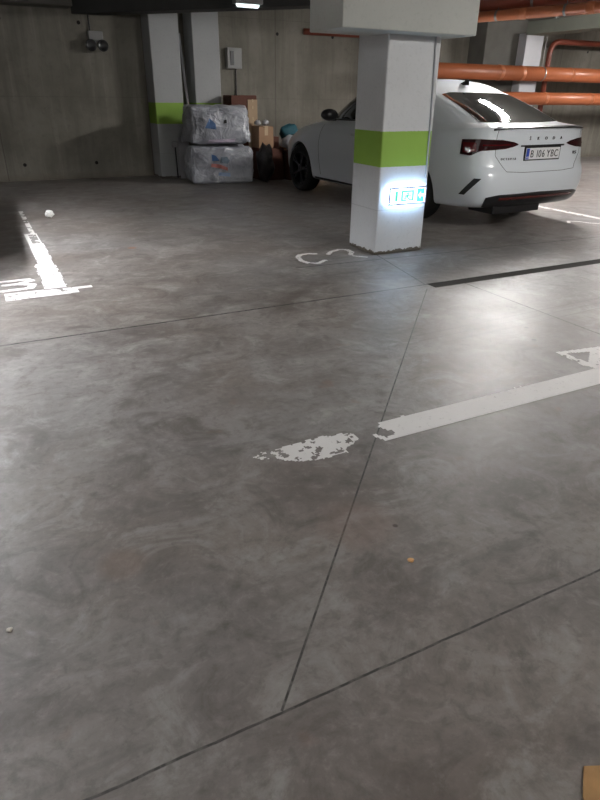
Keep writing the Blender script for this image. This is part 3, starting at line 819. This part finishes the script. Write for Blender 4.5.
        panel('lamp_insert', [(.875, .832), (.83, .838)], [(.875, .815), (.83, .82)], PR, M['lamp_clear'], nu=6, nv=3, off=.013, par=tl)
        panel('lamp_strip', [(.76, .885), (.48, .888)], [(.76, .870), (.50, .880)], PR, M['lamp_red'], nu=14, nv=3, off=.010, par=tl)
        # head lamps
        PF = lambda x, z, sg=sg: P_front(x * sg, z)
        panel('head_lamp', [(.36, .70), (.60, .715), (.80, .74)], [(.38, .62), (.60, .63), (.80, .66)], PF, M['glass'], nu=14, nv=5)
        # mirror
        t_ = bmesh.new(); bmesh.ops.create_uvsphere(t_, u_segments=20, v_segments=12, radius=1)
        for v in t_.verts:
            c_ = v.co; v.co = Vector((sg * (.92 + .125 * c_.x), 2.93 + .085 * c_.y + (.03 if c_.y > 0 else 0) * c_.y, 1.085 + .075 * c_.z))
        mi = obj('wing_mirror', t_, M['trim'], root, True)
        t_ = bmesh.new(); bx(t_, min(sg * .80, sg * .92), max(sg * .80, sg * .92), 2.93, 3.03, 1.01, 1.04, bev=.01); obj('mirror_arm', t_, M['trim'], mi)
    # --- tailgate
    seam('tailgate_gap', [(-.63, 1.03), (-.645, .93), (-.65, .78), (-.52, .625), (-.3, .612), (.3, .612), (.52, .625), (.65, .78), (.645, .93), (.63, 1.03)], P_rear, .003, n=90)
    # spoiler lip
    P = []
    for i in range(41):
        x = -.68 + 1.36 * i / 40
        h, nn = P_rear(x, 1.035)
        P.append(h + Vector((0, -.022, .015 - .02 * (abs(x) / .68) ** 6)))
    bm = bmesh.new()
    rows = [[bm.verts.new(p + Vector(o_)) for p in P] for o_ in ((0, 0, 0), (0, .035, .012), (0, .10, .012), (0, .06, -.014), (0, .0, -.012))]
    for a, b_ in zip(rows, rows[1:] + rows[:1]):
        for i in range(40): bm.faces.new((a[i], a[i + 1], b_[i + 1], b_[i]))
    bm.faces.new([r[0] for r in rows][::-1]); bm.faces.new([r[-1] for r in rows])
    obj('spoiler_lip', bm, M['trim'], root)
    # lower bumper: black diffuser with a dark red strip
    panel('rear_diffuser', [(-.80, .37), (-.62, .395), (0, .405), (.62, .395), (.80, .37)], [(-.84, .27), (-.55, .25), (0, .25), (.55, .25), (.84, .27)], lambda x, z: P_rad(math.atan2(x, 1.0), z), M['trim'], nu=40, nv=6, off=.008, thick=.03)
    panel('reflector_strip', [(-.60, .368), (.60, .368)], [(-.61, .345), (.61, .345)], lambda x, z: P_rad(math.atan2(x, 1.0), z), M['reflector'], nu=30, nv=2, off=.013)
    obj('underbody_shade_box', box(-.56, .16, .12, .5, .18, .27, bev=.012), M['trim'], root)  # black box shaped after the underbody plus its shadow
    # number plate and recess
    seam('plate_ledge', [(-.33, .868), (.33, .868)], P_rear, .009, M['trim'], 16, -.002)
    h, nn = P_rear(0, .80)
    py = h.y - .006
    if plate:
        pl = obj('number_plate', box(-.26, .26, py - .010, py + .012, .735, .848, bev=.004), M['plate'], root)
        obj('plate_band', box(-.257, -.215, py - .0118, py - .009, .739, .844), M['plate_blue'], pl)
        obj('plate_holder', box(-.275, .275, py - .004, py + .02, .722, .860, bev=.004), M['trim'], root)
        def text(nm, s, size, x, y, z, mat, par, ext=.0015, squeeze=1.0, align='CENTER', rotz=0):
            cu = bpy.data.curves.new(nm, 'FONT'); cu.body = s; cu.size = size; cu.align_x = align; cu.extrude = ext
            o_ = bpy.data.objects.new(nm, cu); C.objects.link(o_); bpy.context.view_layer.update()
            me = bpy.data.meshes.new_from_object(o_.evaluated_get(bpy.context.evaluated_depsgraph_get()))
            bpy.data.objects.remove(o_)
            for v in me.vertices: v.co = Matrix.Rotation(PI / 2, 3, 'X') @ Vector((v.co.x * squeeze, v.co.y, v.co.z))
            me.materials.clear(); me.materials.append(mat)
            o2 = bpy.data.objects.new(nm, me); C.objects.link(o2); o2.parent = par or root; o2.location = (x, y, z); o2.rotation_euler = (0, 0, rotz)
            return o2
        for ch, xx in zip('B106YBC', (-.172, -.092, -.052, .002, .080, .140, .202)):
            text('plate_character', ch, .102, xx, py - .0112, .755, M['ink'], pl, squeeze=.86)
        text('country_code', 'RO', .026, -.236, py - .0125, .747, M['plate'], pl)
        for k, ch in enumerate('\u0160KODA'):
            xx = -.21 + k * .12; h, nn = P_rear(xx, .955)
            text('badge_letter', ch, .042, xx, h.y - .004, .925, M['chromedark'], root, ext=.003, squeeze=1.1)
        for k, ch in enumerate('OCTAVIA'):
            xx = -.575 + k * .030; h, nn = P_rear(xx, .745)
            text('model_letter', ch, .030, xx, h.y - .004, .737, M['chromedark'], root, ext=.003)
        h, nn = P_rear(.54, .785); text('trim_badge', 'RS', .045, .54, h.y - .004, .77, M['ink'], root, ext=.003, squeeze=1.4)
    # aerial fin
    h, nn = P_top(0, 1.42)
    bm = bmesh.new(); prof = [(-.09, -.01), (-.10, .045), (-.075, .052), (.02, .015), (.09, -.01)]
    a = [bm.verts.new((-.018 if z < 0 else -.006, h.y + y, h.z + z)) for y, z in prof]; b_ = [bm.verts.new((.018 if z < 0 else .006, h.y + y, h.z + z)) for y, z in prof]
    bm.faces.new(a); bm.faces.new(b_[::-1])
    for i in range(5): bm.faces.new((a[i], b_[i], b_[(i + 1) % 5], a[(i + 1) % 5]))
    obj('roof_aerial', bm, M['trim'], root)
    panel('grille', [(-.34, .66), (.34, .66)], [(-.30, .50), (.30, .50)], P_front, M['trim'], nu=14, nv=5)
    panel('lower_grille', [(-.60, .36), (.60, .36)], [(-.55, .27), (.55, .27)], P_front, M['trim'], nu=16, nv=4)
    # --- wheels
    for yy in (1.11, 3.80):
        for s in (-1, 1):
            w = bpy.data.objects.new('wheel', None); C.objects.link(w); w.parent = root; w.location = (s * .785, yy, .330)
            w.rotation_euler = (0, 0, 0 if s > 0 else PI)
            bm = bmesh.new(); lathe(bm, [(.232, -.105), (.29, -.112), (.318, -.10), (.330, -.07), (.330, .07), (.318, .10), (.29, .112), (.232, .105), (.225, .0)], 56, 'X', close=True)
            obj('tyre', bm, M['rubber'], w, True)
            bm = bmesh.new(); lathe(bm, [(.236, .098), (.222, .10), (.214, .05), (.210, -.10), (.232, -.10), (.226, .0)], 48, 'X', close=True)
            lathe(bm, [(.062, .03), (.062, .088), (.045, .094)], 24, 'X')
            for k in range(5):
                a0 = 2 * PI * k / 5
                for d in (-.13, .13):
                    ca, sa = math.cos(a0 + d), math.sin(a0 + d)
                    tx, ty = -sa, ca
                    pr_ = []
                    for (r, wd, h0, h1) in ((.05, .016, .04, .088), (.14, .014, .05, .092), (.217, .019, .04, .096)):
                        cr_ = (r * math.cos(a0 + d * (.6 + r * 2.0)), r * math.sin(a0 + d * (.6 + r * 2.0)))
                        pr_.append([bm.verts.new((hh, cr_[0] + tx * ww, cr_[1] + ty * ww)) for hh, ww in ((h0, -wd), (h1, -wd * .7), (h1, wd * .7), (h0, wd))])
                    for a, b_ in zip(pr_, pr_[1:]):
                        for q in range(4): bm.faces.new((a[q], a[(q + 1) % 4], b_[(q + 1) % 4], b_[q]))
                    bm.faces.new(pr_[0][::-1]); bm.faces.new(pr_[-1])
            obj('rim', bm, M['rim'], w)
            bm = bmesh.new(); lathe(bm, [(.16, -.02), (.16, .0), (.05, .0), (.05, -.02)], 32, 'X', close=True); obj('brake_disc', bm, M['steel'], w)
            # dark liner of the wheel arch
            bm = bmesh.new()
            A0, K = -.15, 30
            ra = [[bm.verts.new((s * xx, yy + .362 * math.cos(q), .335 + .362 * math.sin(q))) for q in [A0 + (PI - 2 * A0) * k / K for k in range(K + 1)]] for xx in (.84, .60)]
            for k in range(K): bm.faces.new((ra[0][k], ra[0][k + 1], ra[1][k + 1], ra[1][k]))
            bm.faces.new(ra[1])
            obj('arch_liner', bm, M['trim'], root)
    root.location = loc; root.rotation_euler = (0, 0, rz)
    return root
car = build_car('car', 'white hatchback saloon parked tail out behind the near pillar', M['white'], (5.51, 5.0, 0), math.radians(2.7))
build_car('car', 'black car parked in the bay just left of the picture edge, only its shadow showing', M['black_paint'], (-1.02, 5.42, 0), 0, plate=False)

# ------------------------------------------------------------------ world, camera, colour
w = bpy.data.worlds.new('world'); S.world = w; w.use_nodes = True
w.node_tree.nodes['Background'].inputs[0].default_value = (.6, .7, .8, 1); w.node_tree.nodes['Background'].inputs[1].default_value = .0
cam = bpy.data.cameras.new('camera'); co = bpy.data.objects.new('camera', cam); C.objects.link(co); S.camera = co
A = Vector((.89169371, -.19447662, .40873118)); B = Vector((-.45249045, -.40614667, .79391264)); U = Vector((.01160736, -.89287386, -.45015724))
# columns: camera right, up, back in world axes
right = Vector((A[0], B[0], U[0])); down = Vector((A[1], B[1], U[1])); fwd = Vector((A[2], B[2], U[2]))
R = Matrix((right, -down, -fwd)).transposed().to_4x4()
co.matrix_world = Matrix.Translation((0, 0, 1.32)) @ R
cam.sensor_fit = 'VERTICAL'; cam.sensor_height = 24; cam.lens = 24 * 605 / 800; cam.clip_start = .05
S.view_settings.view_transform = 'Standard'; S.view_settings.look = 'None'; S.view_settings.gamma = 1; S.view_settings.exposure = 0.36
try: S.view_settings.use_curve_mapping = False
except Exception: pass
